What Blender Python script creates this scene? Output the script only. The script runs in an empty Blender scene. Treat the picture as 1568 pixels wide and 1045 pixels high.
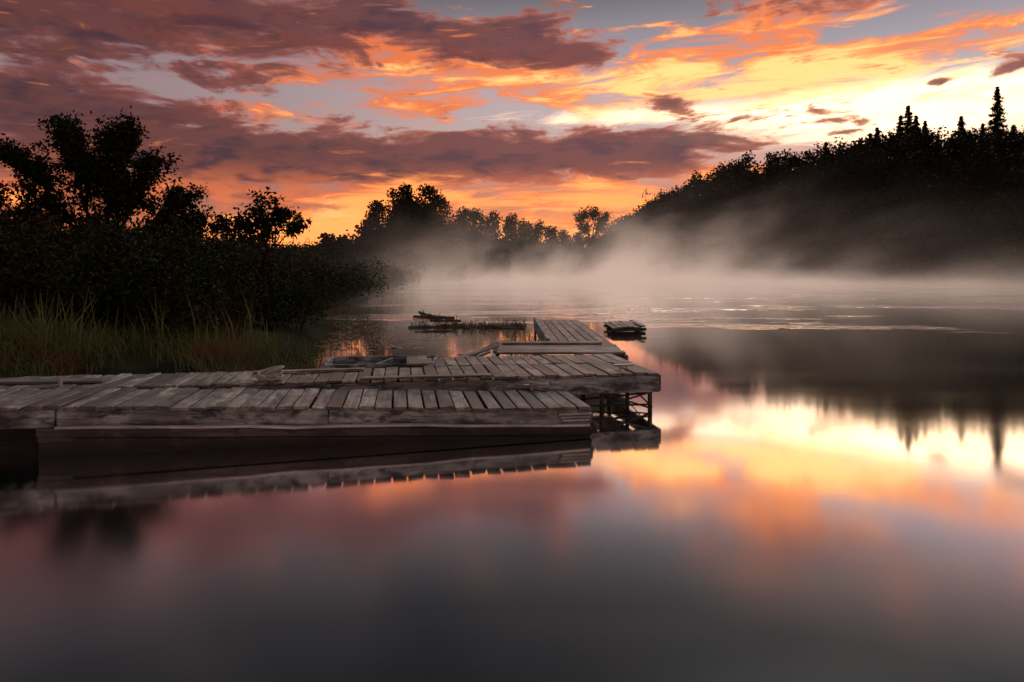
import bpy, math, random
import numpy as np
from mathutils import Vector
random.seed(7)
R = np.random.default_rng(11)
sc = bpy.context.scene
sc.view_settings.view_transform = 'Standard'
sc.view_settings.look = 'None'
sc.view_settings.exposure = 0

# ------------------------------------------------------------ node helpers
class V:
    def __init__(s, nt, sock): s.nt = nt; s.s = sock
    def _m(s, op, *o, clamp=False):
        n = s.nt.nodes.new('ShaderNodeMath'); n.operation = op; n.use_clamp = clamp
        for i, x in enumerate((s,) + o):
            if isinstance(x, V): s.nt.links.new(x.s, n.inputs[i])
            else: n.inputs[i].default_value = x
        return V(s.nt, n.outputs[0])
    def __add__(s, o): return s._m('ADD', o)
    __radd__ = __add__
    def __sub__(s, o): return s._m('SUBTRACT', o)
    def __mul__(s, o): return s._m('MULTIPLY', o)
    __rmul__ = __mul__
    def __truediv__(s, o): return s._m('DIVIDE', o)
    def clamp(s): return s._m('ADD', 0.0, clamp=True)
    def exp(s): return s._m('EXPONENT')
def sstep(x, a, b, lo=0.0, hi=1.0, kind='SMOOTHSTEP'):
    n = x.nt.nodes.new('ShaderNodeMapRange'); n.interpolation_type = kind
    x.nt.links.new(x.s, n.inputs[0])
    for i, v in enumerate((a, b, lo, hi)): n.inputs[i + 1].default_value = v
    return V(x.nt, n.outputs[0])
def comb(nt, x, y, z):
    n = nt.nodes.new('ShaderNodeCombineXYZ')
    for i, v in enumerate((x, y, z)):
        if isinstance(v, V): nt.links.new(v.s, n.inputs[i])
        else: n.inputs[i].default_value = v
    return V(nt, n.outputs[0])
def noise(vec, scale=1, detail=5, rough=0.55, dist=0.0):
    n = vec.nt.nodes.new('ShaderNodeTexNoise')
    vec.nt.links.new(vec.s, n.inputs['Vector'])
    n.inputs['Scale'].default_value = scale; n.inputs['Detail'].default_value = detail
    n.inputs['Roughness'].default_value = rough; n.inputs['Distortion'].default_value = dist
    return V(vec.nt, n.outputs[0])
def mixc(nt, f, a, b):
    n = nt.nodes.new('ShaderNodeMix'); n.data_type = 'RGBA'; n.clamp_factor = True
    if isinstance(f, V): nt.links.new(f.s, n.inputs[0])
    else: n.inputs[0].default_value = f
    for v, i in ((a, 6), (b, 7)):
        if isinstance(v, V): nt.links.new(v.s, n.inputs[i])
        else: n.inputs[i].default_value = (*v, 1)
    return V(nt, n.outputs[2])
def ramp(x, stops, interp='LINEAR'):
    n = x.nt.nodes.new('ShaderNodeValToRGB'); x.nt.links.new(x.s, n.inputs[0])
    cr = n.color_ramp; cr.interpolation = interp
    while len(cr.elements) < len(stops): cr.elements.new(0.5)
    for e, (p, c) in zip(cr.elements, stops):
        e.position = p; e.color = (*c, 1)
    return V(x.nt, n.outputs[0])

# ------------------------------------------------------------ sky
FILL_AZ, FILL_EL = math.radians(25), math.radians(48)  # direction of the added overhead fill; the faint sky texture follows it
w = bpy.data.worlds.new('sky'); sc.world = w; w.use_nodes = True
nt = w.node_tree; nt.nodes.clear()
tc = nt.nodes.new('ShaderNodeTexCoord')
sep = nt.nodes.new('ShaderNodeSeparateXYZ'); nt.links.new(tc.outputs['Generated'], sep.inputs[0])
x, y, z = (V(nt, sep.outputs[i]) for i in range(3))
az = x._m('ARCTAN2', y) * 57.2958
el = z._m('ARCSINE') * 57.2958
za = z._m('ABSOLUTE') + 0.13
planar = comb(nt, x / za, y / za, 0.0)
def blobs(L):
    tot = None
    for (a0, e0, sa, se, wt, tilt) in L:
        da = (az - a0)
        de = (el - e0) - da * tilt
        p = (da / sa); q = (de / se)
        g = ((p * p + q * q) * -1.0).exp() * wt
        tot = g if tot is None else tot + g
    return tot
base = ramp(sstep(el, -5, 60, kind='LINEAR'), [
    (0.0, (0.25, 0.09, 0.05)), (0.08, (1.0, 0.42, 0.10)), (0.12, (0.98, 0.32, 0.09)), (0.17, (0.66, 0.23, 0.13)),
    (0.24, (0.64, 0.44, 0.39)), (0.30, (0.50, 0.44, 0.46)), (0.36, (0.32, 0.28, 0.32)),
    (0.43, (0.16, 0.155, 0.17)), (0.60, (0.07, 0.08, 0.092)), (1.0, (0.055, 0.068, 0.08))])
side = sstep(az, -38, 12)
base = mixc(nt, (1 + side * -1.0) * 0.65, base, (0.18, 0.078, 0.085))
fine = noise(comb(nt, az * 0.10 + el * 0.10, el * 0.60 - az * 0.035, 3.0), 1.3, 6, 0.62, 0.9)
nO = noise(planar, 1.9, 5, 0.60, 0.7)
# bright clear strip between the cloud layers, toward the sunrise
gap = sstep(blobs([(31, 11.6, 18, 2.5, 1.15, -.01), (4, 12.6, 12, .9, .42, 0)]) + (fine - 0.5) * 1.2, 0.25, 0.85)
base = mixc(nt, gap, base, (2.3, 1.55, 0.95))
bO = blobs([(-8, 15.8, 22, 2.3, .85, -.04), (24, 15.4, 15, 2.4, .85, .0), (20, 19, 14, 1.8, .40, .05), (-8, 6.6, 6, 1.7, .9, .03),
            (8, 6.7, 6, 1.5, .9, -.05), (-36, 5, 7, 2.4, .75, 0), (-15, 2.8, 9, 2.6, 1.2, 0), (17, 7.4, 4, 1.7, .8, 0), (-22, 12, 6, 1.2, .55, 0),
            (-2, 13.0, 6, .8, .35, 0), (36, 17, 6, 2, .4, .2), (-20, 18.5, 14, 1.2, .4, -.05), (0, 3.5, 14, 1.6, .8, 0)])
mO = sstep(bO + (nO - 0.5) * 2.2 + (fine - 0.5) * 3.0, 0.14, 0.80)
hot = sstep(blobs([(27, 13.2, 15, 2.3, 1.0, 0), (12, 15.4, 14, 1.4, .6, 0), (-15, 2.6, 8, 2.5, 1.4, 0), (8, 6.2, 5, 1, .5, 0), (-5, 7.8, 8, .6, .4, 0), (-8, 15.8, 14, .8, .35, -.04), (0, 2.5, 14, 1.4, .6, 0)]) + (fine - 0.5) * 3.2, 0.10, 1.0)
orange = mixc(nt, hot, mixc(nt, side, (0.64, 0.125, 0.05), (0.98, 0.24, 0.065)), (1.75, 0.80, 0.27))
col = mixc(nt, mO * (1 + gap * -.35), base, orange)
vD = comb(nt, az * 0.085, el * 0.24, 0.0)
vD2 = comb(nt, az * 0.085, el * 0.24 + 0.16, 0.0)
nD = noise(vD, 1.6, 6, 0.60, 0.4)
nD2 = noise(vD2, 1.6, 3, 0.60, 0.0)
bD = blobs([(-35, 11.2, 11, 2.4, 1.15, -.03), (-25, 14.6, 6, 1.0, .75, -.04), (-30, 18.8, 20, 2.8, 1.15, -.03), (-38, 15.5, 9, 2.0, .7, 0), (-6, 19.2, 12, 1.8, 1.0, -.06),
            (5, 17.2, 6, 1.1, .8, -.05), (-6, 9.2, 12, 2.5, 1.25, .02), (12, 9.7, 12, 1.9, 1.3, .02), (12.7, 13.4, 2.4, .7, .8, 0),
            (-21, 8.6, 9, 2.0, 1.0, .02), (-34, 6.2, 10, 2.8, .9, 0), (32, 13.2, 1.6, .4, .75, 0), (36.5, 13.4, 2.4, .6, .8, .1),
            (-13, 12.2, 4, .5, .35, 0), (-27, 11.5, 6, .8, .5, 0), (4, 5.6, 14, 1.1, .2, 0), (-18, 5.6, 7, 1.1, .5, 0), (-24, 10.4, 2, .4, .6, 0), (18, 20, 12, 1.0, .5, 0)])
dD = bD + (nD - 0.5) * 3.2 + (fine - 0.5) * 1.6
mD = sstep(dD, 0.36, 0.70)
core = sstep(dD, 0.45, 1.0)
lit = sstep(nD2 - nD, -0.06, 0.16)
dcol = mixc(nt, core, mixc(nt, side, (0.17, 0.058, 0.062), (0.46, 0.14, 0.09)), mixc(nt, side, (0.042, 0.019, 0.028), (0.105, 0.040, 0.050)))
low = sstep(el, 9.0, 5.5)
dcol = mixc(nt, (1 + lit * -1.0) * (low * 0.65 + 0.10), dcol, (0.95, 0.22, 0.07))
col = mixc(nt, mD * 0.95, col, dcol)
# underlit cloud bases near the horizon
glow = sstep(blobs([(-9, 5.9, 6.5, 1.3, 1.1, .03), (8, 6.0, 7.5, 1.2, 1.05, -.03), (17, 7.3, 3, 1.0, .85, 0), (-17, 2.6, 8, 2.0, 1.1, 0), (2, 3.5, 14, 1.5, .6, 0), (-36, 5, 4, 1.5, .6, 0)]) + (fine - .5) * 2.4 + (nD - .5) * 1.2, .30, 0.95)
col = mixc(nt, glow * .92, col, (1.6, 0.47, 0.11))
high = mixc(nt, sstep(nO, 0.35, 0.7), (0.042, 0.052, 0.062), (0.13, 0.12, 0.123))
col = mixc(nt, sstep(el, 18.5, 27) * 0.9, col, high)
nish = nt.nodes.new('ShaderNodeTexSky'); nish.sky_type = 'NISHITA'; nish.sun_disc = False
nish.sun_elevation = FILL_EL; nish.sun_rotation = FILL_AZ
b1 = nt.nodes.new('ShaderNodeBackground'); nt.links.new(nish.outputs[0], b1.inputs[0]); b1.inputs[1].default_value = 0.002
b2 = nt.nodes.new('ShaderNodeBackground'); nt.links.new(col.s, b2.inputs[0]); b2.inputs[1].default_value = 1.0
ad = nt.nodes.new('ShaderNodeAddShader'); nt.links.new(b1.outputs[0], ad.inputs[0]); nt.links.new(b2.outputs[0], ad.inputs[1])
wo = nt.nodes.new('ShaderNodeOutputWorld'); nt.links.new(ad.outputs[0], wo.inputs[0])
try:
    w.cycles.sampling_method = 'MANUAL'; w.cycles.sample_map_resolution = 512
except Exception as e: print(e)

sd = bpy.data.lights.new('overhead_fill', 'SUN'); sd.energy = 1.0; sd.angle = math.radians(25); sd.color = (1, .92, .86)  # added soft fill for the deck tops, standing in for bright overhead cloud
so = bpy.data.objects.new('overhead_fill', sd); sc.collection.objects.link(so)
so.rotation_euler = Vector((math.sin(FILL_AZ) * math.cos(FILL_EL), math.cos(FILL_AZ) * math.cos(FILL_EL), math.sin(FILL_EL))).to_track_quat('Z', 'Y').to_euler()

# ------------------------------------------------------------ materials
def mat(name):
    m = bpy.data.materials.new(name); m.use_nodes = True
    nt = m.node_tree; p = nt.nodes['Principled BSDF']
    return m, nt, p
def objco(nt):
    t = nt.nodes.new('ShaderNodeTexCoord'); return V(nt, t.outputs['Object'])
def attr(nt, name, out='Fac'):
    a = nt.nodes.new('ShaderNodeAttribute'); a.attribute_name = name; return V(nt, a.outputs[out])
def leafmat(name, c1, c2, c3=None, sc_=0.6, trans=0.0):
    m, nt, p = mat(name)
    r = attr(nt, 'rnd')
    c = mixc(nt, r, c1, c2)
    if c3: c = mixc(nt, sstep(noise(objco(nt), sc_, 3), .5, .66), c, c3)
    nt.links.new(c.s, p.inputs['Base Color'])
    p.inputs['Roughness'].default_value = 0.75
    p.inputs['Specular IOR Level'].default_value = 0.06
    if trans:
        tr = nt.nodes.new('ShaderNodeBsdfTranslucent'); nt.links.new(c.s, tr.inputs[0])
        mx = nt.nodes.new('ShaderNodeMixShader'); mx.inputs[0].default_value = trans
        nt.links.new(p.outputs[0], mx.inputs[1]); nt.links.new(tr.outputs[0], mx.inputs[2])
        nt.links.new(mx.outputs[0], nt.nodes['Material Output'].inputs[0])
    return m
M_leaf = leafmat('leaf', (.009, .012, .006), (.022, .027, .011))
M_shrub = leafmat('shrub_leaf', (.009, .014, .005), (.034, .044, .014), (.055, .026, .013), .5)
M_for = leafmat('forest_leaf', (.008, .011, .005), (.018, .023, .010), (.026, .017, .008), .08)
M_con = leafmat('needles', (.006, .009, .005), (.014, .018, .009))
M_grass = leafmat('grass_blade', (.06, .075, .026), (.20, .19, .07), (.17, .075, .042), .7, .25)
M_bark, nt, p = mat('bark')
c = mixc(nt, noise(objco(nt), 8, 4), (.010, .008, .006), (.028, .023, .018)); nt.links.new(c.s, p.inputs[0]); p.inputs['Roughness'].default_value = .95; p.inputs['Specular IOR Level'].default_value = .05
M_drift, nt, p = mat('driftwood')
c = mixc(nt, noise(objco(nt), 6, 5), (.035, .025, .018), (.14, .11, .09)); nt.links.new(c.s, p.inputs[0]); p.inputs['Roughness'].default_value = .8
M_ground, nt, p = mat('soil')
c = mixc(nt, sstep(noise(objco(nt), .8, 4), .35, .65), (.012, .010, .007), (.022, .026, .012)); nt.links.new(c.s, p.inputs[0]); p.inputs['Roughness'].default_value = 1
p.inputs['Specular IOR Level'].default_value = .05

def woodmat(name, a, b, dark, wet=False, rough=.55, blot=.75):
    m, nt, p = mat(name)
    g = attr(nt, 'gco', 'Vector'); r = attr(nt, 'rnd')
    mp = nt.nodes.new('ShaderNodeMapping'); mp.inputs['Scale'].default_value = (2.2, 34, 34); nt.links.new(g.s, mp.inputs[0])
    gr = noise(V(nt, mp.outputs[0]), 1.0, 6, .68, .5)
    mp2 = nt.nodes.new('ShaderNodeMapping'); mp2.inputs['Scale'].default_value = (3, 8, 8); nt.links.new(g.s, mp2.inputs[0])
    st = noise(V(nt, mp2.outputs[0]), 1.0, 5, .65, .3)
    big = noise(objco(nt), 1.7, 4, .6)
    c = mixc(nt, sstep(gr, .34, .66), a, b)
    c = mixc(nt, sstep(st, .46, .62) * blot, c, dark)
    c = mixc(nt, sstep(big, .44, .58) * .6, c, dark)
    c = mixc(nt, sstep(r, 0, 1, .0, .88), c, dark)
    c = mixc(nt, sstep(gr, .37, .28), c, (.012, .010, .009))
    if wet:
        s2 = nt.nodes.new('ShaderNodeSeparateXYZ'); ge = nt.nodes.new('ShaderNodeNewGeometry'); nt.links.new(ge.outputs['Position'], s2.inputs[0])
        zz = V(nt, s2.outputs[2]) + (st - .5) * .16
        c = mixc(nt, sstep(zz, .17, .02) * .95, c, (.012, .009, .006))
    nt.links.new(c.s, p.inputs[0])
    ro = sstep(gr, .2, .8, rough - .1, rough + .25); nt.links.new(ro.s, p.inputs['Roughness'])
    bp = nt.nodes.new('ShaderNodeBump'); bp.inputs['Strength'].default_value = .9; bp.inputs['Distance'].default_value = .007
    nt.links.new(gr.s, bp.inputs['Height']); nt.links.new(bp.outputs[0], p.inputs['Normal'])
    return m
M_deck = woodmat('weathered_deck_wood', (.22, .19, .165), (.56, .50, .45), (.085, .070, .060), rough=.40)
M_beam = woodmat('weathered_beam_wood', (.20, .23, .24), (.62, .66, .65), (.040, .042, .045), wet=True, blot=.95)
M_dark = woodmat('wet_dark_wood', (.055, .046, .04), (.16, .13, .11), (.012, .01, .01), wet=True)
M_pale = woodmat('pale_plank_wood', (.6, .59, .57), (.82, .80, .77), (.35, .33, .32), blot=.3)
M_rope, nt, p = mat('rope'); c = mixc(nt, noise(objco(nt), 60, 3), (.25, .23, .21), (.6, .57, .53)); nt.links.new(c.s, p.inputs[0]); p.inputs['Roughness'].default_value = .9
M_metal, nt, p = mat('galvanised_metal'); c = mixc(nt, noise(objco(nt), 12, 4), (.25, .25, .26), (.6, .6, .6)); nt.links.new(c.s, p.inputs[0]); p.inputs['Metallic'].default_value = .6; p.inputs['Roughness'].default_value = .45

# ------------------------------------------------------------ mesh helpers
def add_mesh(name, verts, faces_n, loops, mats, rnd=None, matidx=None):
    me = bpy.data.meshes.new(name)
    verts = np.asarray(verts, dtype=np.float32); loops = np.asarray(loops, dtype=np.int32)
    me.vertices.add(len(verts)); me.vertices.foreach_set('co', verts.ravel())
    me.loops.add(len(loops)); me.loops.foreach_set('vertex_index', loops)
    nf = len(loops) // faces_n
    me.polygons.add(nf); me.polygons.foreach_set('loop_start', np.arange(nf, dtype=np.int32) * faces_n)
    me.polygons.foreach_set('loop_total', np.full(nf, faces_n, dtype=np.int32))
    if matidx is not None: me.polygons.foreach_set('material_index', np.asarray(matidx, dtype=np.int32))
    me.update(calc_edges=True)
    if rnd is not None:
        a = me.attributes.new('rnd', 'FLOAT', 'POINT'); a.data.foreach_set('value', np.asarray(rnd, dtype=np.float32))
    for m in mats: me.materials.append(m)
    o = bpy.data.objects.new(name, me); sc.collection.objects.link(o); return o
def leafq(P, size, aspect=.5, up=0.0):
    P = np.asarray(P); n = len(P)
    a = R.normal(size=(n, 3)); a[:, 2] = a[:, 2] * (1 - up) - up * .5; a /= np.linalg.norm(a, axis=1)[:, None]
    b = R.normal(size=(n, 3)); b -= a * (a * b).sum(1)[:, None]; b /= np.linalg.norm(b, axis=1)[:, None]
    s = (np.asarray(size) * R.uniform(.6, 1.3, n))[:, None]
    v = np.stack([P - a * s, P + b * s * aspect, P + a * s, P - b * s * aspect], 1).reshape(-1, 3)
    rn = np.repeat(R.uniform(0, 1, n), 4)
    return v, rn
def tube(pts, rads, sides=6):
    pts = [Vector(p) for p in pts]; rings = []
    for i, p in enumerate(pts):
        d = (pts[min(i + 1, len(pts) - 1)] - pts[max(i - 1, 0)]).normalized()
        a = d.cross(Vector((0.3, .9, .1))).normalized(); b = d.cross(a)
        rings.append([p + (a * math.cos(t) + b * math.sin(t)) * rads[i] for t in [2 * math.pi * k / sides for k in range(sides)]])
    v = [q for r in rings for q in r]; f = []
    for i in range(len(pts) - 1):
        for k in range(sides):
            f += [i * sides + k, i * sides + (k + 1) % sides, (i + 1) * sides + (k + 1) % sides, (i + 1) * sides + k]
    return v, f
class Tree:
    def __init__(s): s.v = []; s.l = []; s.m = []; s.r = []; s.n = 0
    def tube(s, pts, rads, sides=6):
        v, f = tube(pts, rads, sides)
        s.v.append(np.array([tuple(q) for q in v])); s.l.append(np.array(f) + s.n); s.m.append(np.zeros(len(f) // 4)); s.r.append(np.zeros(len(v))); s.n += len(v)
    def leaves(s, P, size, aspect=.5, up=0.0, mi=1):
        v, rn = leafq(P, size, aspect, up)
        s.v.append(v); s.l.append(np.arange(len(v)) + s.n); s.m.append(np.full(len(P), mi)); s.r.append(rn); s.n += len(v)
    def done(s, name, mats):
        return add_mesh(name, np.concatenate(s.v), 4, np.concatenate(s.l), mats, np.concatenate(s.r), np.concatenate(s.m))
def bent(a, b, k=4, j=.1):
    a = Vector(a); b = Vector(b); L = (b - a).length
    out = []
    for i in range(k + 1):
        t = i / k; p = a.lerp(b, t)
        if 0 < i < k: p += Vector([random.gauss(0, j * L * .5) for _ in range(3)])
        out.append(p)
    return out
def broadleaf(name, base, trunk_top, lobes, leaf, n_twig, per_twig, r0, mats, dens=.16):
    T = Tree()
    b = Vector(base); tt = Vector(trunk_top)
    T.tube(bent(b, tt, 4, .05), np.linspace(r0, r0 * .6, 5), 8)
    P = []
    for (lx, ly, lz, lr) in lobes:
        c = Vector((lx, ly, lz)); br = bent(tt - Vector((0, 0, random.uniform(0, .5))), c, 5, .08)
        T.tube(br, np.linspace(r0 * .45, r0 * .12, 6), 5)
        for k in range(n_twig):
            d = Vector([random.gauss(0, 1) for _ in range(3)]); d.normalize(); d.z = d.z * .8 + .2
            e = c + d * lr * random.uniform(.35, 1.2)
            s0 = br[random.randint(3, 5)]
            tw = bent(s0, e, 4, .08); T.tube(tw, np.linspace(r0 * .10, r0 * .025, 5), 3)
            for m in range(per_twig):
                t = random.uniform(.35, 1.0) * 3.99; i = min(int(t), 3); q = tw[i].lerp(tw[i + 1], min(t - i, 1.0))
                P.append((q.x + random.gauss(0, dens * .6), q.y + random.gauss(0, dens * .6), q.z + random.gauss(0, dens * .55)))
    T.leaves(P, leaf, .48)
    return T.done(name, mats)

# ------------------------------------------------------------ terrain
lsY = [-200, 0, 7, 8.4, 9.4, 12, 18, 25, 45, 70, 88, 100, 400]
lsX = [-14, -14, -12, -7.5, -4.3, -3.5, -4.7, -6.8, -8.2, -9.4, -10.5, -12, -12]
fX = [-400, -12, 0, 20, 40, 57, 75, 120, 400]
fY = [96, 96, 114, 116, 98, 78, 62, 30, 30]
rs = [-.8, -.25, -.05, .10, .149, .207, .274, .312, .379, .46, .522, .59, .75, 1.0, 2.0]
rv = [.00, .01, .015, .015, .045, .084, .112, .130, .142, .142, .148, .154, .153, .145, .10]
def height(X, Y):
    left = np.interp(Y, lsY, lsX) - X
    far = Y - np.interp(X, fX, fY)
    t = np.maximum(left, far)
    nz = .12 * np.sin(X * 1.3 + Y * .7) + .08 * np.sin(X * 2.9 - Y * 1.7)
    h = np.where(t > 0, .08 + np.minimum(t * .16, .9) + nz * np.clip(t * .5, 0, 1), np.maximum(t * .35, -1.5) - .02)
    s = np.clip(X / np.maximum(Y, 1), -.8, 2)
    prof = np.interp(s, rs, rv)
    tt = np.clip(far / 34, 0, 1.0); sm = tt * tt * (3 - 2 * tt) * .45 + tt * .55
    dist = np.interp(s, [-.2, .2, .75], [135, 140, 112])
    h = h + np.where(far > 0, sm * prof * dist, 0)
    return h
def axis(lo, hi, a, b, fine_, coarse):
    p = list(np.arange(a, b, fine_)); q = a; st = coarse * .2
    L = []
    while q > lo: q -= st; st *= 1.25; L.append(q)
    q = b; st = coarse * .2; U = [b]
    while q < hi: q += st; st *= 1.25; U.append(q)
    return np.array(L[::-1] + p + U)
gx = axis(-1500, 1500, -30, 120, .9, 6); gy = axis(-300, 2500, -2, 170, .9, 6)
GX, GY = np.meshgrid(gx, gy); GZ = height(GX, GY)
vv = np.stack([GX, GY, GZ], -1).reshape(-1, 3); nx = len(gx); ny = len(gy)
ii = (np.arange(ny - 1)[:, None] * nx + np.arange(nx - 1)[None, :]).ravel()
g = add_mesh('ground', vv, 4, np.stack([ii, ii + 1, ii + 1 + nx, ii + nx], 1).ravel(), [M_ground])
for p_ in g.data.polygons: p_.use_smooth = True

# ------------------------------------------------------------ water
M_w, nt, p = mat('lake_water'); nt.nodes.remove(p)
lw = nt.nodes.new('ShaderNodeLayerWeight'); lw.inputs[0].default_value = .5
fac = ramp(V(nt, lw.outputs['Facing']), [(0, (.03,) * 3), (.46, (.10,) * 3), (.56, (.25,) * 3), (.64, (.52,) * 3), (.71, (.90,) * 3), (.76, (1,) * 3), (1, (1,) * 3)])
oc = objco(nt)
mp = nt.nodes.new('ShaderNodeMapping'); mp.inputs['Scale'].default_value = (.22, .8, 1); nt.links.new(oc.s, mp.inputs[0])
n1 = noise(V(nt, mp.outputs[0]), 1.0, 2, .55, .3)
mp = nt.nodes.new('ShaderNodeMapping'); mp.inputs['Scale'].default_value = (.10, .30, 1); nt.links.new(oc.s, mp.inputs[0])
patch = sstep(noise(V(nt, mp.outputs[0]), 1.0, 4, .6, .2), .52, .62)
s2 = nt.nodes.new('ShaderNodeSeparateXYZ'); nt.links.new(oc.s, s2.inputs[0]); YW = V(nt, s2.outputs[1])
patch = patch * sstep(YW, 15, 24)
mp = nt.nodes.new('ShaderNodeMapping'); mp.inputs['Scale'].default_value = (1.2, 5, 1); nt.links.new(oc.s, mp.inputs[0])
rip = noise(V(nt, mp.outputs[0]), 1.0, 2, .5, .2) * patch
gl = nt.nodes.new('ShaderNodeBsdfGlossy'); gl.inputs[0].default_value = (1, 1, 1, 1)
ro = sstep(n1, .35, .7, .0, .025) + sstep(YW, 2.5, 6.0, .135, .055); nt.links.new(ro.s, gl.inputs['Roughness'])
bp = nt.nodes.new('ShaderNodeBump'); bp.inputs['Strength'].default_value = 1; bp.inputs['Distance'].default_value = .08
nt.links.new(rip.s, bp.inputs['Height']); nt.links.new(bp.outputs[0], gl.inputs['Normal'])
df = nt.nodes.new('ShaderNodeBsdfDiffuse'); df.inputs[0].default_value = (.008, .011, .013, 1)
mx = nt.nodes.new('ShaderNodeMixShader'); nt.links.new(fac.s, mx.inputs[0]); nt.links.new(df.outputs[0], mx.inputs[1]); nt.links.new(gl.outputs[0], mx.inputs[2])
nt.links.new(mx.outputs[0], nt.nodes['Material Output'].inputs[0])
add_mesh('water', [(-1400, -250, 0), (1400, -250, 0), (1400, 400, 0), (-1400, 400, 0)], 4, [0, 1, 2, 3], [M_w])

# ------------------------------------------------------------ mist
M_m = bpy.data.materials.new('mist_volume'); M_m.use_nodes = True; nt = M_m.node_tree; nt.nodes.clear()
try: M_m.cycles.volume_step_rate = 3
except Exception as e: print(e)
oc = objco(nt); s3 = nt.nodes.new('ShaderNodeSeparateXYZ'); nt.links.new(oc.s, s3.inputs[0])
X_, Y_, Z_ = (V(nt, s3.outputs[i]) for i in range(3))
wN = noise(comb(nt, X_ * .14 - Z_ * .05, Y_ * .05, Z_ * .16), 1.0, 3, .62)
plume = (X_ - 15.0) / 8.0; plume = (plume * plume * -1.0).exp() * .45 + sstep(X_, 20, 40, 1.0, .7)
hh = sstep(wN, .38, .66, .5, 2.0) * plume
d1 = ((Z_ / hh) * -1.0).exp() * sstep(wN, .34, .60, .5, 1.3)
d1 = d1 * sstep(Y_, 24, 78, .10, 1.0) * sstep(X_, -15, -5, .05, 1)
cen = ((X_ - 9.0) / 27.0); cen = (cen * cen * -1.0).exp() * .66 + .34
den = d1 * cen * 0.090
pv = nt.nodes.new('ShaderNodeVolumePrincipled')
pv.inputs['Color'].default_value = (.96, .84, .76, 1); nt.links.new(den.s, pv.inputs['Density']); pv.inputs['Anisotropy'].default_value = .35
pv.inputs['Emission Color'].default_value = (1, .71, .57, 1); em = den * .40; nt.links.new(em.s, pv.inputs['Emission Strength'])  # mist glows by itself, added in place of multiply scattered light
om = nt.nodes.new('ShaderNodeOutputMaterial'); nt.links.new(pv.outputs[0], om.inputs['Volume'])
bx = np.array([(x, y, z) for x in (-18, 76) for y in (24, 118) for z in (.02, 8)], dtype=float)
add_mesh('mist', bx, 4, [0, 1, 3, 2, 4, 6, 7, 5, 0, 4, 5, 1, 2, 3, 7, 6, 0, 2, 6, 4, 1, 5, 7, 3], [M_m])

# ------------------------------------------------------------ forest on hill and far shore
def crown(T, cx, cy, z0, hgt, rad, n, size, lo=.62):
    k = R.integers(4, 7)
    P = []
    for j in range(k):
        o = R.normal(size=3) * np.array([rad * .42, rad * .42, hgt * .16]); rr = rad * R.uniform(.4, .7)
        d = R.normal(size=(n // k, 3)); d /= np.linalg.norm(d, axis=1)[:, None]
        P.append(np.array([cx, cy, z0 + hgt * lo]) + o + d * rr * R.uniform(.4, 1.08, (n // k, 1)) * np.array([1, 1, min(hgt / rad * .45, 1.3)]))
    P = np.concatenate(P); T.leaves(P, size, .7)
def fullcrown(T, cx, cy, H, rad, n, size):
    k = 16; P = []
    for j in range(k):
        t = (j + R.uniform(0, 1)) / k; zz = H * (.18 + .72 * t); prof = rad * math.sqrt(max(.08, 1 - (abs(t - .45) / .62) ** 2.2))
        a = R.uniform(0, 6.28); r0 = prof * R.uniform(.1, .62); rr = prof * R.uniform(.42, .6) + .25
        d = R.normal(size=(n // k, 3)); d /= np.linalg.norm(d, axis=1)[:, None]
        P.append(np.array([cx + math.cos(a) * r0, cy + math.sin(a) * r0, zz]) + d * rr * R.uniform(.3, 1.08, (n // k, 1)))
    T.leaves(np.concatenate(P), size, .65)
T = Tree(); cnt = 0
for _ in range(5200):
    Y0 = R.uniform(30, 165); s = R.uniform(-.03, 1.2); X0 = s * Y0
    far = Y0 - np.interp(X0, fX, fY)
    if far < .5 or far > 44: continue
    if s < .14 and far > 20: continue
    h0 = height(np.array(X0), np.array(Y0)); hg = R.uniform(3.0, 5.4) * (1.0 if s > .16 else 1.15)
    if far < 5: hg *= .7
    nn = 190 if s < .8 else 50
    crown(T, X0, Y0, h0 - .8, hg, R.uniform(1.5, 2.6), nn, .25)
    cnt += 1
    if cnt > 1900: break
T.tube([(60, 110, 0), (60, 110, 8)], [.2, .1])
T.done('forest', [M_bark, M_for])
T = Tree()
for (x0, y0, hg, rd) in [(-16.6, 84, 10.8, 2.1), (-14.6, 86, 12.4, 2.4), (-12.8, 85, 13.1, 2.5), (-10.9, 86, 13.2, 2.6), (-9.2, 87, 12.0, 2.1), (-17.5, 83, 7.5, 2.4), (-12, 82, 8.5, 3), (-14.5, 82, 8.5, 3), (-13.6, 84, 10.5, 3), (-10.6, 84, 10.5, 2.8), (-9, 84, 8, 2.6), (-7, 92, 10.4, 2.3),
                         (-5, 96, 10.8, 2.5), (-2.6, 98, 10.4, 2.4), (-.2, 104, 10.6, 2.5), (2, 112, 10.6, 2.3), (4.2, 116, 10.4, 2.2), (6.8, 118, 9.6, 2.4), (9, 118, 8.8, 2), (11.5, 119, 8.4, 2.3), (14, 119, 8.4, 2.4), (17, 119, 9.4, 2.6), (20, 119, 11, 2.6), (23, 119, 12, 2.6)]:
    T.tube([(x0, y0, 0), (x0 + .2, y0, hg * .7)], [.22, .08])
    fullcrown(T, x0, y0, hg, rd, 3000, .19)
    for q in range(3): fullcrown(T, x0 + R.normal() * 2, y0 - R.uniform(0, 4), hg * R.uniform(.45, .66), 2.0, 900, .22)
for _ in range(150):
    y0 = R.uniform(60, 100); x0 = np.interp(y0, lsY, lsX) - R.uniform(.5, 26)
    fullcrown(T, x0, y0, R.uniform(2.5, 5.6), R.uniform(1.4, 2.2), 400, .22)
T.done('distant_trees', [M_bark, M_for])
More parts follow.
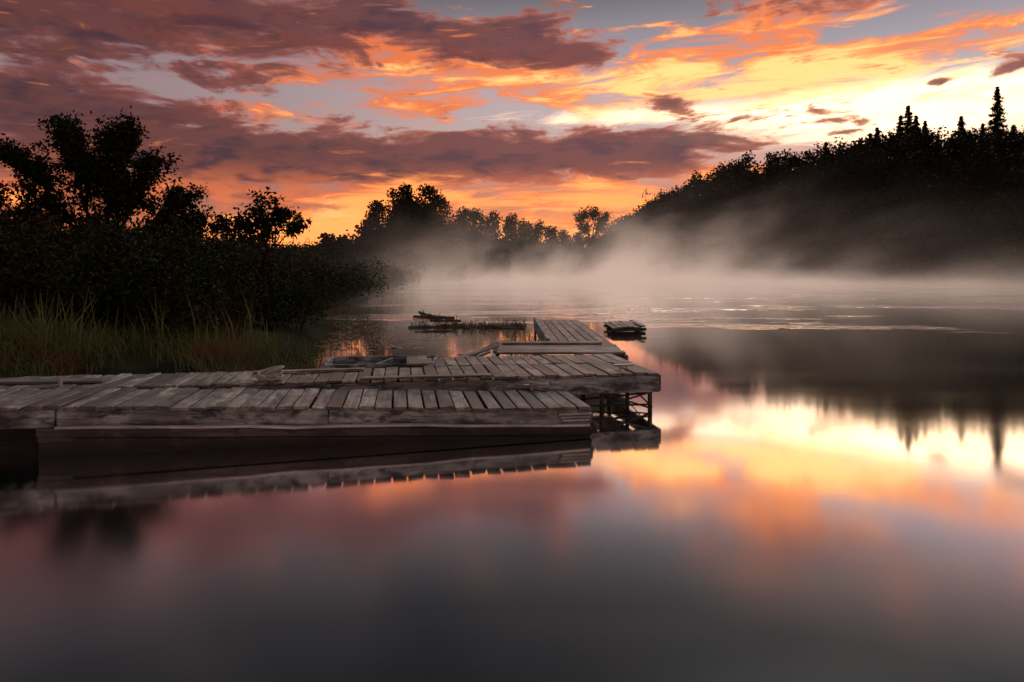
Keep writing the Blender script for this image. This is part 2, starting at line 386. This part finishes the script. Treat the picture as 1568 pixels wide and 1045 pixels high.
broadleaf('deciduous_tree', (12.8, 112, .5), (13.0, 112, 6), [(11.2, 112, 10.2, 1.6), (13.3, 112, 11.1, 1.7), (15.2, 112, 10.2, 1.5), (12, 113, 8.6, 1.5), (14.8, 111, 8.6, 1.5)], .2, 22, 26, .22, [M_bark, M_leaf], .4)

def spruce(x0, y0, z0, H, rad):
    T = Tree(); T.tube([(x0, y0, z0), (x0, y0, z0 + H * .5), (x0, y0, z0 + H)], [.16, .09, .02], 6)
    P = []
    nl = int(H / .30)
    for i in range(nl):
        t = i / nl; zz = z0 + H * (.04 + .96 * t); r = rad * (1 - t) ** .75 * R.uniform(.65, 1.15) + .08
        for k in range(R.integers(7, 10)):
            a = R.uniform(0, 6.28); rr = r * R.uniform(.6, 1.2)
            e = Vector((x0 + math.cos(a) * rr, y0 + math.sin(a) * rr, zz - rr * .28 + .05))
            T.tube([(x0, y0, zz), tuple(e)], [.03, .01], 3)
            for m in range(int(10 + rr * 18)):
                u = R.uniform(.15, 1.02); P.append((x0 + (e.x - x0) * u + R.normal() * .08, y0 + (e.y - y0) * u + R.normal() * .08, zz + (e.z - zz) * u + R.normal() * .08))
    T.leaves(P, .18, .4)
    T.done('spruce_tree', [M_bark, M_con])
for (s, D, top, rd) in [(.711, 122, 34.4, 2.6), (.658, 124, 29.6, 2.0), (.580, 126, 32.0, 2.6), (.592, 127, 30.4, 2.1), (.569, 125, 30.0, 2.0), (.605, 126, 29.2, 2.0), (.535, 128, 28.4, 2.0), (.525, 127, 27.1, 1.7), (.46, 132, 26.4, 1.6), (.735, 121, 27.4, 1.9), (.69, 121, 27.6, 2.0)]:
    X0 = s * D; z0 = float(height(np.array(X0), np.array(float(D))))
    spruce(X0, D, z0 + .5, top - z0 - .5, rd)

# ------------------------------------------------------------ left bank
broadleaf('broadleaf_tree', (-9.6, 16, .6), (-9.6, 16, 2.0),
          [(-10.4, 16, 4.65, .6), (-10.7, 16.3, 4.95, .35), (-9.25, 16, 4.6, .6), (-9.0, 16, 4.9, .35), (-8.4, 15.8, 3.95, .6), (-7.75, 16.1, 3.35, .5), (-11.2, 16, 4.0, .6), (-9.9, 15.7, 3.8, .85), (-8.9, 15.8, 3.2, .8), (-10.6, 15.5, 3.0, .8),
           (-9.8, 16.3, 4.2, .7), (-11.75, 16, 4.3, .3), (-8.0, 16, 2.8, .7), (-9.6, 16, 2.6, .8), (-9.2, 16, 3.6, .8), (-11.2, 15.9, 2.8, .6), (-7.4, 16, 2.7, .5)], .055, 44, 34, .10, [M_bark, M_leaf], .12)
broadleaf('broadleaf_tree', (-12.9, 16, .6), (-12.7, 16, 2), [(-12.3, 16, 3.3, .45), (-12.5, 16, 2.8, .7), (-13.2, 16, 3.8, .7), (-11.9, 15.8, 2.5, .6)], .06, 36, 26, .08, [M_bark, M_leaf], .12)
broadleaf('sapling_tree', (-5.6, 15, .5), (-5.4, 15, 2.0), [(-5.55, 15, 3.0, .42), (-5.05, 15, 2.8, .35), (-4.7, 15, 2.55, .28), (-5.9, 15, 2.6, .35), (-5.3, 14.9, 2.5, .5), (-6.6, 15.4, 2.6, .4)], .055, 24, 19, .05, [M_bark, M_leaf], .09)

T = Tree()
def shrub(cx, cy, z0, hgt, rad, n, size):
    k = max(3, int(rad * 6)); P = []
    for j in range(k):
        c0 = np.array([cx + R.normal() * rad * .4, cy + R.normal() * rad * .4, z0 + hgt * R.uniform(.2, .85)]); rr = rad * R.uniform(.25, .5)
        d = R.normal(size=(n // k, 3)); d /= np.linalg.norm(d, axis=1)[:, None]
        P.append(c0 + d * rr * R.uniform(.3, 1.25, (n // k, 1)) * np.array([1, 1, 1.0]))
    T.leaves(np.concatenate(P), size, .45)
    for j in range(3): T.tube(bent((cx, cy, z0), (cx + R.normal() * rad * .5, cy + R.normal() * rad * .5, z0 + hgt * R.uniform(.7, 1.0)), 3, .08), [.014, .010, .006, .003], 3)
for _ in range(270):
    y0 = R.uniform(11.0, 24); x0 = np.interp(y0, lsY, lsX) - .4 - abs(R.normal()) * 4.0 - R.uniform(0, 3)
    t = (np.interp(y0, lsY, lsX) - x0) * min(1, (y0 - 9.6) / 3)
    shrub(x0, y0, .1 + min(t * .1, .6), min(.7 + t * .5, 2.0) * R.uniform(.75, 1.2), R.uniform(.6, 1.0), 720, .05)
for _ in range(200):
    y0 = R.uniform(22, 62); x0 = np.interp(y0, lsY, lsX) - .3 - R.uniform(0, 1) ** 1.5 * 16
    t = np.interp(y0, lsY, lsX) - x0
    shrub(x0, y0, .2, min(1.3 + t * .4, 3.4) * R.uniform(.75, 1.1), R.uniform(.9, 1.6), 520, .09)
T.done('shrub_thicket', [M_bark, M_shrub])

def blades(name, pts, hlo, hhi, wd, lean=.25):
    n = len(pts); P = np.array(pts); H = R.uniform(hlo, hhi, n)[:, None]
    a = R.uniform(0, 6.28, n); side = np.stack([np.cos(a), np.sin(a), a * 0], 1) * wd * R.uniform(.6, 1.3, (n, 1))
    ld = R.normal(size=(n, 3)) * lean; ld[:, 2] = 0
    up = np.array([0, 0, 1.0])
    m = P + up * H * .55 + ld * H * .3; t = P + up * H * R.uniform(.8, 1, (n, 1)) + ld * H
    v = np.stack([P - side, P + side, m + side * .8, m - side * .8, m - side * .8, m + side * .8, t + side * .08, t - side * .08], 1).reshape(-1, 3)
    rn = np.repeat(R.uniform(0, 1, n), 8)
    return add_mesh(name, v, 4, np.arange(n * 8), [M_grass], rn)
pts = []
while len(pts) < 9500:
    y0 = 8.3 + abs(R.normal()) * 1.7; xl = np.interp(y0, lsY, lsX); x0 = xl + .35 - abs(R.normal()) * 3.4
    if math.sin(x0 * 2.1 + y0) + math.sin(x0 * .9 - y0 * 1.7) + R.normal() * .6 < -.1: continue
    pts.append((x0, y0, max(float(height(np.array(x0), np.array(y0))), -.1)))
blades('grass', pts, .12, .46, .006, .5)
pts = []
for (cx, cy, n) in [(-7.1, 9.8, 110), (-6.5, 9.9, 70), (-8.2, 9.6, 90), (-5.0, 11.1, 14), (-5.8, 10.9, 24), (-4.5, 12.0, 14), (-7.7, 10.0, 70), (-5.6, 13, 60)]:
    for k in range(n): pts.append((cx + R.normal() * .26, cy + R.normal() * .25, .1))
blades('reeds', pts, .5, 1.35, .013, .16)

# ------------------------------------------------------------ dock
U = Vector((.9865, .1637, 0)); N = Vector((-.1637, .9865, 0)); Zv = Vector((0, 0, 1))
class Boxes:
    def __init__(s): s.v = []; s.f = []; s.g = []; s.r = []
    def box(s, o, L, W, Tk, jit=.002, r=None):
        o = Vector(o); L = Vector(L); W = Vector(W); Tk = Vector(Tk); n = len(s.v)
        off = (random.uniform(0, 50), random.uniform(0, 50), random.uniform(0, 50)); r = random.random() ** 1.6 if r is None else r
        for a in (0, 1):
            for b in (0, 1):
                for c in (0, 1):
                    s.v.append(o + L * a + W * b + Tk * c + Vector([random.gauss(0, jit) for _ in range(3)]))
                    s.g.append((off[0] + a * L.length, off[1] + b * W.length, off[2] + c * Tk.length)); s.r.append(r)
        for f in ((0, 1, 3, 2), (4, 6, 7, 5), (0, 4, 5, 1), (2, 3, 7, 6), (0, 2, 6, 4), (1, 5, 7, 3)): s.f.append([n + k for k in f])
    def done(s, name, m, parent=None, bev=.004):
        me = bpy.data.meshes.new(name); me.from_pydata([tuple(q) for q in s.v], [], s.f)
        a = me.attributes.new('gco', 'FLOAT_VECTOR', 'POINT'); a.data.foreach_set('vector', np.array(s.g, dtype=np.float32).ravel())
        a = me.attributes.new('rnd', 'FLOAT', 'POINT'); a.data.foreach_set('value', np.array(s.r, dtype=np.float32))
        me.materials.append(m); o = bpy.data.objects.new(name, me); sc.collection.objects.link(o)
        import bmesh
        bm = bmesh.new(); bm.from_mesh(me); bmesh.ops.recalc_face_normals(bm, faces=bm.faces); bm.to_mesh(me); bm.free()
        if bev:
            b = o.modifiers.new('bevel', 'BEVEL'); b.width = bev; b.segments = 1
        if parent: o.parent = parent
        return o
def empty(name):
    e = bpy.data.objects.new(name, None); sc.collection.objects.link(e); return e
dock = empty('wooden_dock')
PA = Vector((.756, 6.58, 0)); pitch = .146
def zA(s): return .283 + .0335 * min(s, 5.2)
A = Boxes(); s = 0.0
while s < 7.6:
    wd = pitch - random.uniform(.012, .026); z1 = zA(s); z2 = zA(s + wd); j = random.gauss(0, .016); dz = random.gauss(0, .0035)
    A.box(PA - U * s + N * (-.03 + j) + Zv * (z1 - .032 + dz), N * (.93 + random.gauss(0, .014)), -U * wd + Zv * (z2 - z1), Zv * (.03 + random.gauss(0, .0015)), .0045)
    s += pitch
A.done('lower_deck_boards', M_deck, dock)
B = Boxes()
def beamA(s0, s1, off, ztop, h, th, bx, r=None):
    a = PA - U * s0 + N * off + Zv * (zA(s0) + ztop - h); b = PA - U * s1 + N * off + Zv * (zA(s1) + ztop - h)
    bx.box(a, b - a, N * th, Zv * h, .003, r)
beamA(-.01, 2.45, .0, -.034, .135, .05, B, .0); beamA(2.455, 4.7, .002, -.034, .135, .05, B, .2); beamA(4.71, 7.6, -.012, -.034, .15, .05, B, .1)
beamA(0.0, 7.5, .84, -.034, .13, .05, B)
for k in range(9):
    s = .03 + k * .9; a = PA - U * s + N * .055 + Zv * (zA(s) - .16); B.box(a, N * .78, -U * .05, Zv * .12)
a = PA + U * .003 + Zv * (zA(0) - .165); B.box(a + N * .055, N * .78, U * .04, Zv * .12)
B.box(PA - U * 4.55 - N * .04 + Zv * (zA(4.6) - .30), -U * .28, N * .1, Zv * .12)
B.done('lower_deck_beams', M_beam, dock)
B = Boxes()
def lowbeam(s0, s1, off, ztop, h, th, r):
    a = PA - U * s0 + N * off + Zv * (zA(s0) + ztop - h); b = PA - U * s1 + N * off + Zv * (zA(s1) + ztop - h); B.box(a, b - a, N * th, Zv * h, .004, r)
lowbeam(0, 4.83, -.05, -.178, .085, .16, .0)
lowbeam(0.01, 4.82, -.035, -.268, .34, .14, .4)
B.box(PA - U * .0 + N * .74 - Zv * .25, -U * 4.8, N * .14, Zv * .42)
B.box(PA - U * 4.9 + N * .5 - Zv * .25, -U * 3.0, N * .1, Zv * .60, .004, 1)  # dark backing added to paint the shade in the recess left of the float
B.box(PA + U * .005 + N * .12 + Zv * -.2, N * .62, -U * .06, Zv * .3)
for k in range(7): B.box(PA - U * (.3 + k * .72) + N * .1 - Zv * .1, Zv * (.35 + .02 * k), -U * .09, N * .07)
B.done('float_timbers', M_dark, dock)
B = Boxes()
a = PA - U * .02 + Zv * (zA(0) - .176) - N * .062; prev = a
for k in range(1, 13):
    s = k * .39; q = PA - U * s + Zv * (zA(s) - .178 + random.gauss(0, .004)) - N * (.075 + random.gauss(0, .003))
    B.box(prev, q - prev, N * .05, Zv * .02, .001, .0); prev = q
for k in range(3): B.box(PA - U * (.0 + k * .012) - N * (.05 - k * .003) + Zv * (zA(0) - .065 - k * .03), -U * (.32 - k * .03), N * .045, Zv * .014, .001, 0)
B.done('rub_rail', M_pale, dock, .002)

PB = Vector((1.66, 7.74, 0)); ZB = .437
B = Boxes(); s = 0
while s < 7.6:
    wd = pitch - random.uniform(.010, .022); j = random.gauss(0, .012)
    ln = .86 if s > 3.0 else .93
    B.box(PB - U * s + N * (-.02 + j) + Zv * (ZB - .03 + random.gauss(0, .0035)), N * (ln + random.gauss(0, .01)), -U * wd, Zv * .03, .004)
    s += pitch
s = 0
while s < 2.55:
    wd = pitch - random.uniform(.010, .018)
    x0 = PB - U * s + N * .925
    B.box(x0 + Zv * (ZB - .028 + random.gauss(0, .003)), N * (.82 + random.gauss(0, .008)), -U * wd, Zv * .03, .003)
    s += pitch
y0 = 9.62
while y0 < 11.0:
    B.box(Vector((-.24 + random.gauss(0, .015), y0, ZB - .026)), Vector((1.82, -.0, 0)), Vector((0, .134, 0)), Zv * .03); y0 += pitch
for q in range(6):
    x0 = .62 + q * .155; yy = 11.08
    for seg in (2.35, 2.4):
        B.box(Vector((x0 - (yy - 11) * .012, yy, ZB - .024)), Vector((-.012 * seg, seg - .02, 0)), Vector((.138, 0, 0)), Zv * .032); yy += seg
B.done('upper_deck_boards', M_deck, dock)
B = Boxes()
B.box(Vector((-.15, 10.55, ZB + .007)), Vector((1.55, .02, 0)), Vector((0, .24, 0)), Zv * .03, .002, .4)
B.box(PB - U * 2.55 + N * .95 + Zv * (ZB + .006), N * .7, -U * .26, Zv * .025)
B.box(PB - U * 5.9 + N * .2 + Zv * (ZB + .005), -U * 1.9 + N * .1, N * .24, Zv * .025, .002, .6)
B.box(PB - U * 1.9 + N * .01 + Zv * (ZB + .004), -U * 1.4, N * .12, Zv * .02)
B.box(PB - U * 3.3 + N * .62 + Zv * (ZB + .006), -U * 1.2 - N * .07, N * .11, Zv * .03, .003, 0)
B.done('cover_planks', M_deck, dock)
B = Boxes()
B.box(PB + Zv * (ZB - .035 - .19) + U * .01, -U * 3.6, N * .05, Zv * .19, .003, .1)
B.box(PB + Zv * (ZB - .035 - .17) - U * 3.6, -U * 4.0, N * .05, Zv * .17, .003, .2)
B.box(PB + Zv * (ZB - .035 - .16) - U * 2.6 + N * .80, -U * 5.0, N * .05, Zv * .16)
B.box(PB + Zv * (ZB - .035 - .16) - U * 2.56 + N * .9, N * .84, U * .05, Zv * .16)
B.box(PB + Zv * (ZB - .035 - .19) + U * .012 + N * .052, N * 1.70, U * .045, Zv * .19, .003, .6)
B.box(Vector((1.575, 9.5, ZB - .2)), Vector((0, 1.6, 0)), Vector((.045, 0, 0)), Zv * .17)
B.box(Vector((1.55, 11.1, ZB - .2)), Vector((-.05, 4.75, 0)), Vector((.045, 0, 0)), Zv * .19)
B.box(Vector((.56, 11.02, ZB - .2)), Vector((-.06, 4.85, 0)), Vector((.05, 0, 0)), Zv * .26)
B.box(Vector((-.28, 9.5, ZB - .2)), Vector((0, 1.5, 0)), Vector((.045, 0, 0)), Zv * .17)
B.box(Vector((-.28, 11.0, ZB - .2)), Vector((.85, 0, 0)), Vector((0, .045, 0)), Zv * .17)
for k in range(6): B.box(PB - U * (.7 + k * .9) + N * .06 + Zv * (ZB - .16), N * .74, -U * .05, Zv * .12)
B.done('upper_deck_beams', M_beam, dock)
B = Boxes()
for q in [PB - U * .05 + N * .06, PB - U * .62 + N * .06, PB - U * .05 + N * .85, PB - U * .62 + N * .85, PB - U * .05 + N * 1.6, PB - U * 3 + N * .1, PB - U * 5 + N * .1, PB - U * 2.5 + N * 1.6, Vector((1.5, 12.5, 0)), Vector((1.46, 15.5, 0)), Vector((.6, 12.5, 0)), Vector((.55, 15.5, 0)), Vector((-.2, 10.8, 0))]:
    B.box(q - Zv * 1.2, Zv * (1.2 + ZB - .05), -U * .04, N * .04, .002, .3)
def strut(a, b, th=.02):
    a = Vector(a); b = Vector(b); B.box(a, b - a, N * th, Zv * th, .001, .4)
q0 = PB - U * .08 + N * .03
strut(q0 + Zv * .02, q0 - U * .62 + N * .0 + Zv * .22); strut(q0 - U * .6 + Zv * .04, q0 + Zv * .20); strut(q0 + Zv * .06, q0 - U * .95 + Zv * .07); strut(q0 + Zv * .13 + N * .3, q0 - U * .9 + N * .5 + Zv * .03)
strut(q0 + U * .02 + Zv * .2, q0 + N * .85 + Zv * .02); strut(q0 + U * .02 + Zv * .03, q0 + N * .85 + Zv * .18)
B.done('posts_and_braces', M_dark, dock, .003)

fr = empty('open_float_frame'); B = Boxes()
o0 = Vector((-2.3, 8.28, .32))
B.box(o0, (1.32, .12, 0), (-.01, .03, 0), Zv * .13, .002, 0); B.box(o0 + Vector((-.06, .62, .0)), (1.4, .12, 0), (-.01, .03, 0), Zv * .15, .002, 0)
B.box(o0, (-.05, .64, 0), (.035, 0, 0), Zv * .14, .002, 0); B.box(o0 + Vector((1.3, .12, 0)), (-.02, .64, 0), (.035, 0, 0), Zv * .14, .002, 0); B.box(o0 + Vector((.62, .08, .03)), (.1, .6, 0), (.03, 0, 0), Zv * .1, .002, 0)
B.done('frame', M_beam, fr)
B = Boxes()
B.box(o0 + Vector((0, .05, -.2)), (1.32, .12, 0), (-.04, .55, 0), Zv * .03, .002, 1)
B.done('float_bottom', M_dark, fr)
pl = empty('loose_planks'); B = Boxes()
for (a, b, wd) in [((-.95, 9.62, .26), (-.18, 9.95, .475), .11), ((-.98, 9.80, .24), (-.20, 10.15, .47), .12), ((-.92, 10.0, .20), (-.24, 10.3, .46), .11), ((-1.05, 9.5, .14), (-.3, 9.7, .42), .10), ((-.9, 10.25, .10), (-.26, 10.6, .44), .12)]:
    a = Vector(a); b = Vector(b); B.box(a, b - a, Vector((-.03, wd, .0)), Zv * .024, .003)
B.box(Vector((-1.05, 9.6, .08)), Vector((.75, .2, .0)), Vector((0, .8, 0)), Zv * .06, .004, 1)
B.done('planks', M_deck, pl)

fd = empty('floating_dock'); B = Boxes()
for k in range(6): B.box(Vector((2.50 + k * .142, 17.0 + random.gauss(0, .05), .13 + random.gauss(0, .008) + k * .005)), Vector((-.02, 1.6, .03)), Vector((.118, 0, 0)), Zv * .032, .006)
B.done('boards', M_deck, fd)
B = Boxes()
for yy in (17.06, 17.7, 18.4): B.box(Vector((2.48, yy, .05)), Vector((.88, 0, .03)), Vector((0, .06, 0)), Zv * .07, .005, .2)
B.box(Vector((2.48, 17.08, -.1)), Vector((.86, 0, .01)), Vector((0, .1, 0)), Zv * .135, .006, .5)
for xx in (2.54, 3.26): B.box(Vector((xx, 17.2, -.12)), Vector((0, 1.3, 0)), Vector((.09, 0, 0)), Zv * .165, .006, .6)
B.done('frame', M_dark, fd)

def log(name, a, b, r, knob=True):
    T = Tree(); pts = bent(a, b, 7, .03); T.tube(pts, [r * random.uniform(.8, 1.15) for _ in pts[:-1]] + [r * .5], 8)
    for k in range(4):
        q = pts[random.randint(1, 6)]; T.tube([q, q + Vector((random.uniform(-.2, .2), random.uniform(-.1, .1), random.uniform(.08, .22)))], [r * .3, r * .1], 4)
    T.done(name, [M_drift])
log('driftwood_log', (-3.3, 23, .0), (-1.9, 22.4, .03), .08); log('driftwood_log', (-3.2, 23.6, .14), (-2.4, 22.4, .02), .05); log('driftwood_log', (-2.6, 21.6, .0), (-1.6, 21.3, .02), .05)
log('driftwood_log', (-2.85, 18.8, -.01), (-1.2, 19.3, .01), .07); log('driftwood_log', (-1.7, 19.2, .0), (.3, 18.4, .01), .06); log('driftwood_log', (-1.3, 18.6, .02), (.4, 19.4, .0), .05); log('driftwood_log', (-2.5, 17.6, .0), (-1.5, 17.8, .0), .04)
pts = [(-1.7 + R.uniform(0, 2.1), 18.9 + R.normal() * .25, 0) for _ in range(520)] + [(-2.8 + R.uniform(0, 1.2), 19 + R.normal() * .15, 0) for _ in range(120)] + [(-.1 + R.uniform(0, .7), 14 + R.normal() * .8, 0) for _ in range(160)]
blades('water_weeds', pts, .05, .36, .007, .7)
pts = [(np.interp(yy, lsY, lsX) + R.uniform(-.2, 1.3), yy, -.03) for yy in R.uniform(9.6, 26, 900)]
blades('shore_weeds', pts, .08, .35, .006, .6)
P = []
for _ in range(26):
    yy = R.uniform(15, 50); xx = R.uniform(-.20, .35) * yy
    for k in range(R.integers(4, 22)): P.append((xx + R.normal() * .7, yy + R.normal() * .35, .012))
for _ in range(90):
    yy = R.uniform(10, 24); xx = np.interp(yy, lsY, lsX) + abs(R.normal()) * 1.3
    for k in range(10): P.append((xx + R.normal() * .25, yy + R.normal() * .3, .012))
n = len(P); P = np.array(P); a = R.uniform(0, 6.28, n); s_ = R.uniform(.02, .07, n)
v = np.stack([P + np.stack([np.cos(a + k * 1.047) * s_ * 1.3, np.sin(a + k * 1.047) * s_, a * 0], 1) for k in range(6)], 1).reshape(-1, 3)
M_lily, nt, p = mat('lily_pad'); p.inputs[0].default_value = (.30, .28, .24, 1); p.inputs['Roughness'].default_value = .2
add_mesh('lily_pads', v, 6, np.arange(n * 6), [M_lily])

def rope(name, c, r, turns=2.5, h=.05):
    cu = bpy.data.curves.new(name, 'CURVE'); cu.dimensions = '3D'; cu.bevel_depth = .013; cu.bevel_resolution = 2
    sp = cu.splines.new('POLY'); n = 60; sp.points.add(n)
    for i in range(n + 1):
        t = i / n * turns * 6.283; rr = r * (.55 + .45 * math.sin(i * .37 + r)); sp.points[i].co = (c[0] + math.cos(t) * rr * 1.5, c[1] + math.sin(t) * rr * .8, c[2] + .014 + h * abs(math.sin(i * .21)) * (i / n), 1)
    cu.materials.append(M_rope); o = bpy.data.objects.new(name, cu); sc.collection.objects.link(o)
rope('mooring_rope', (-2.55, 7.12, ZB), .13, 3.5, .15); rope('mooring_rope', (.27, 7.40, .31), .085, 3, .07)
def cleat(c):
    T = Tree(); c = Vector(c)
    T.tube([c - U * .13 + Zv * .055, c - U * .06 + Zv * .05, c + U * .06 + Zv * .05, c + U * .13 + Zv * .055], [.008, .014, .014, .008], 8)
    T.tube([c - U * .04, c - U * .035 + Zv * .05], [.016, .012], 8); T.tube([c + U * .04, c + U * .035 + Zv * .05], [.016, .012], 8)
    T.done('dock_cleat', [M_metal])
cleat((-2.6, 7.15, ZB + .002)); cleat((1.3, 7.95, ZB + .002)); cleat((.25, 7.40, .30))
T = Tree(); T.tube([(-4.5, 6.8, .3), (-4.5, 6.8, .54)], [.022, .022], 8); T.done('mooring_post', [M_metal])

# ------------------------------------------------------------ camera
cd = bpy.data.cameras.new('camera'); cd.lens = 24; cd.sensor_width = 36; cd.shift_y = -.0695; cd.clip_end = 5000; cd.clip_start = .05
co = bpy.data.objects.new('camera', cd); sc.collection.objects.link(co); co.location = (0, 0, 1.6); co.rotation_euler = (math.radians(90), 0, 0); sc.camera = co
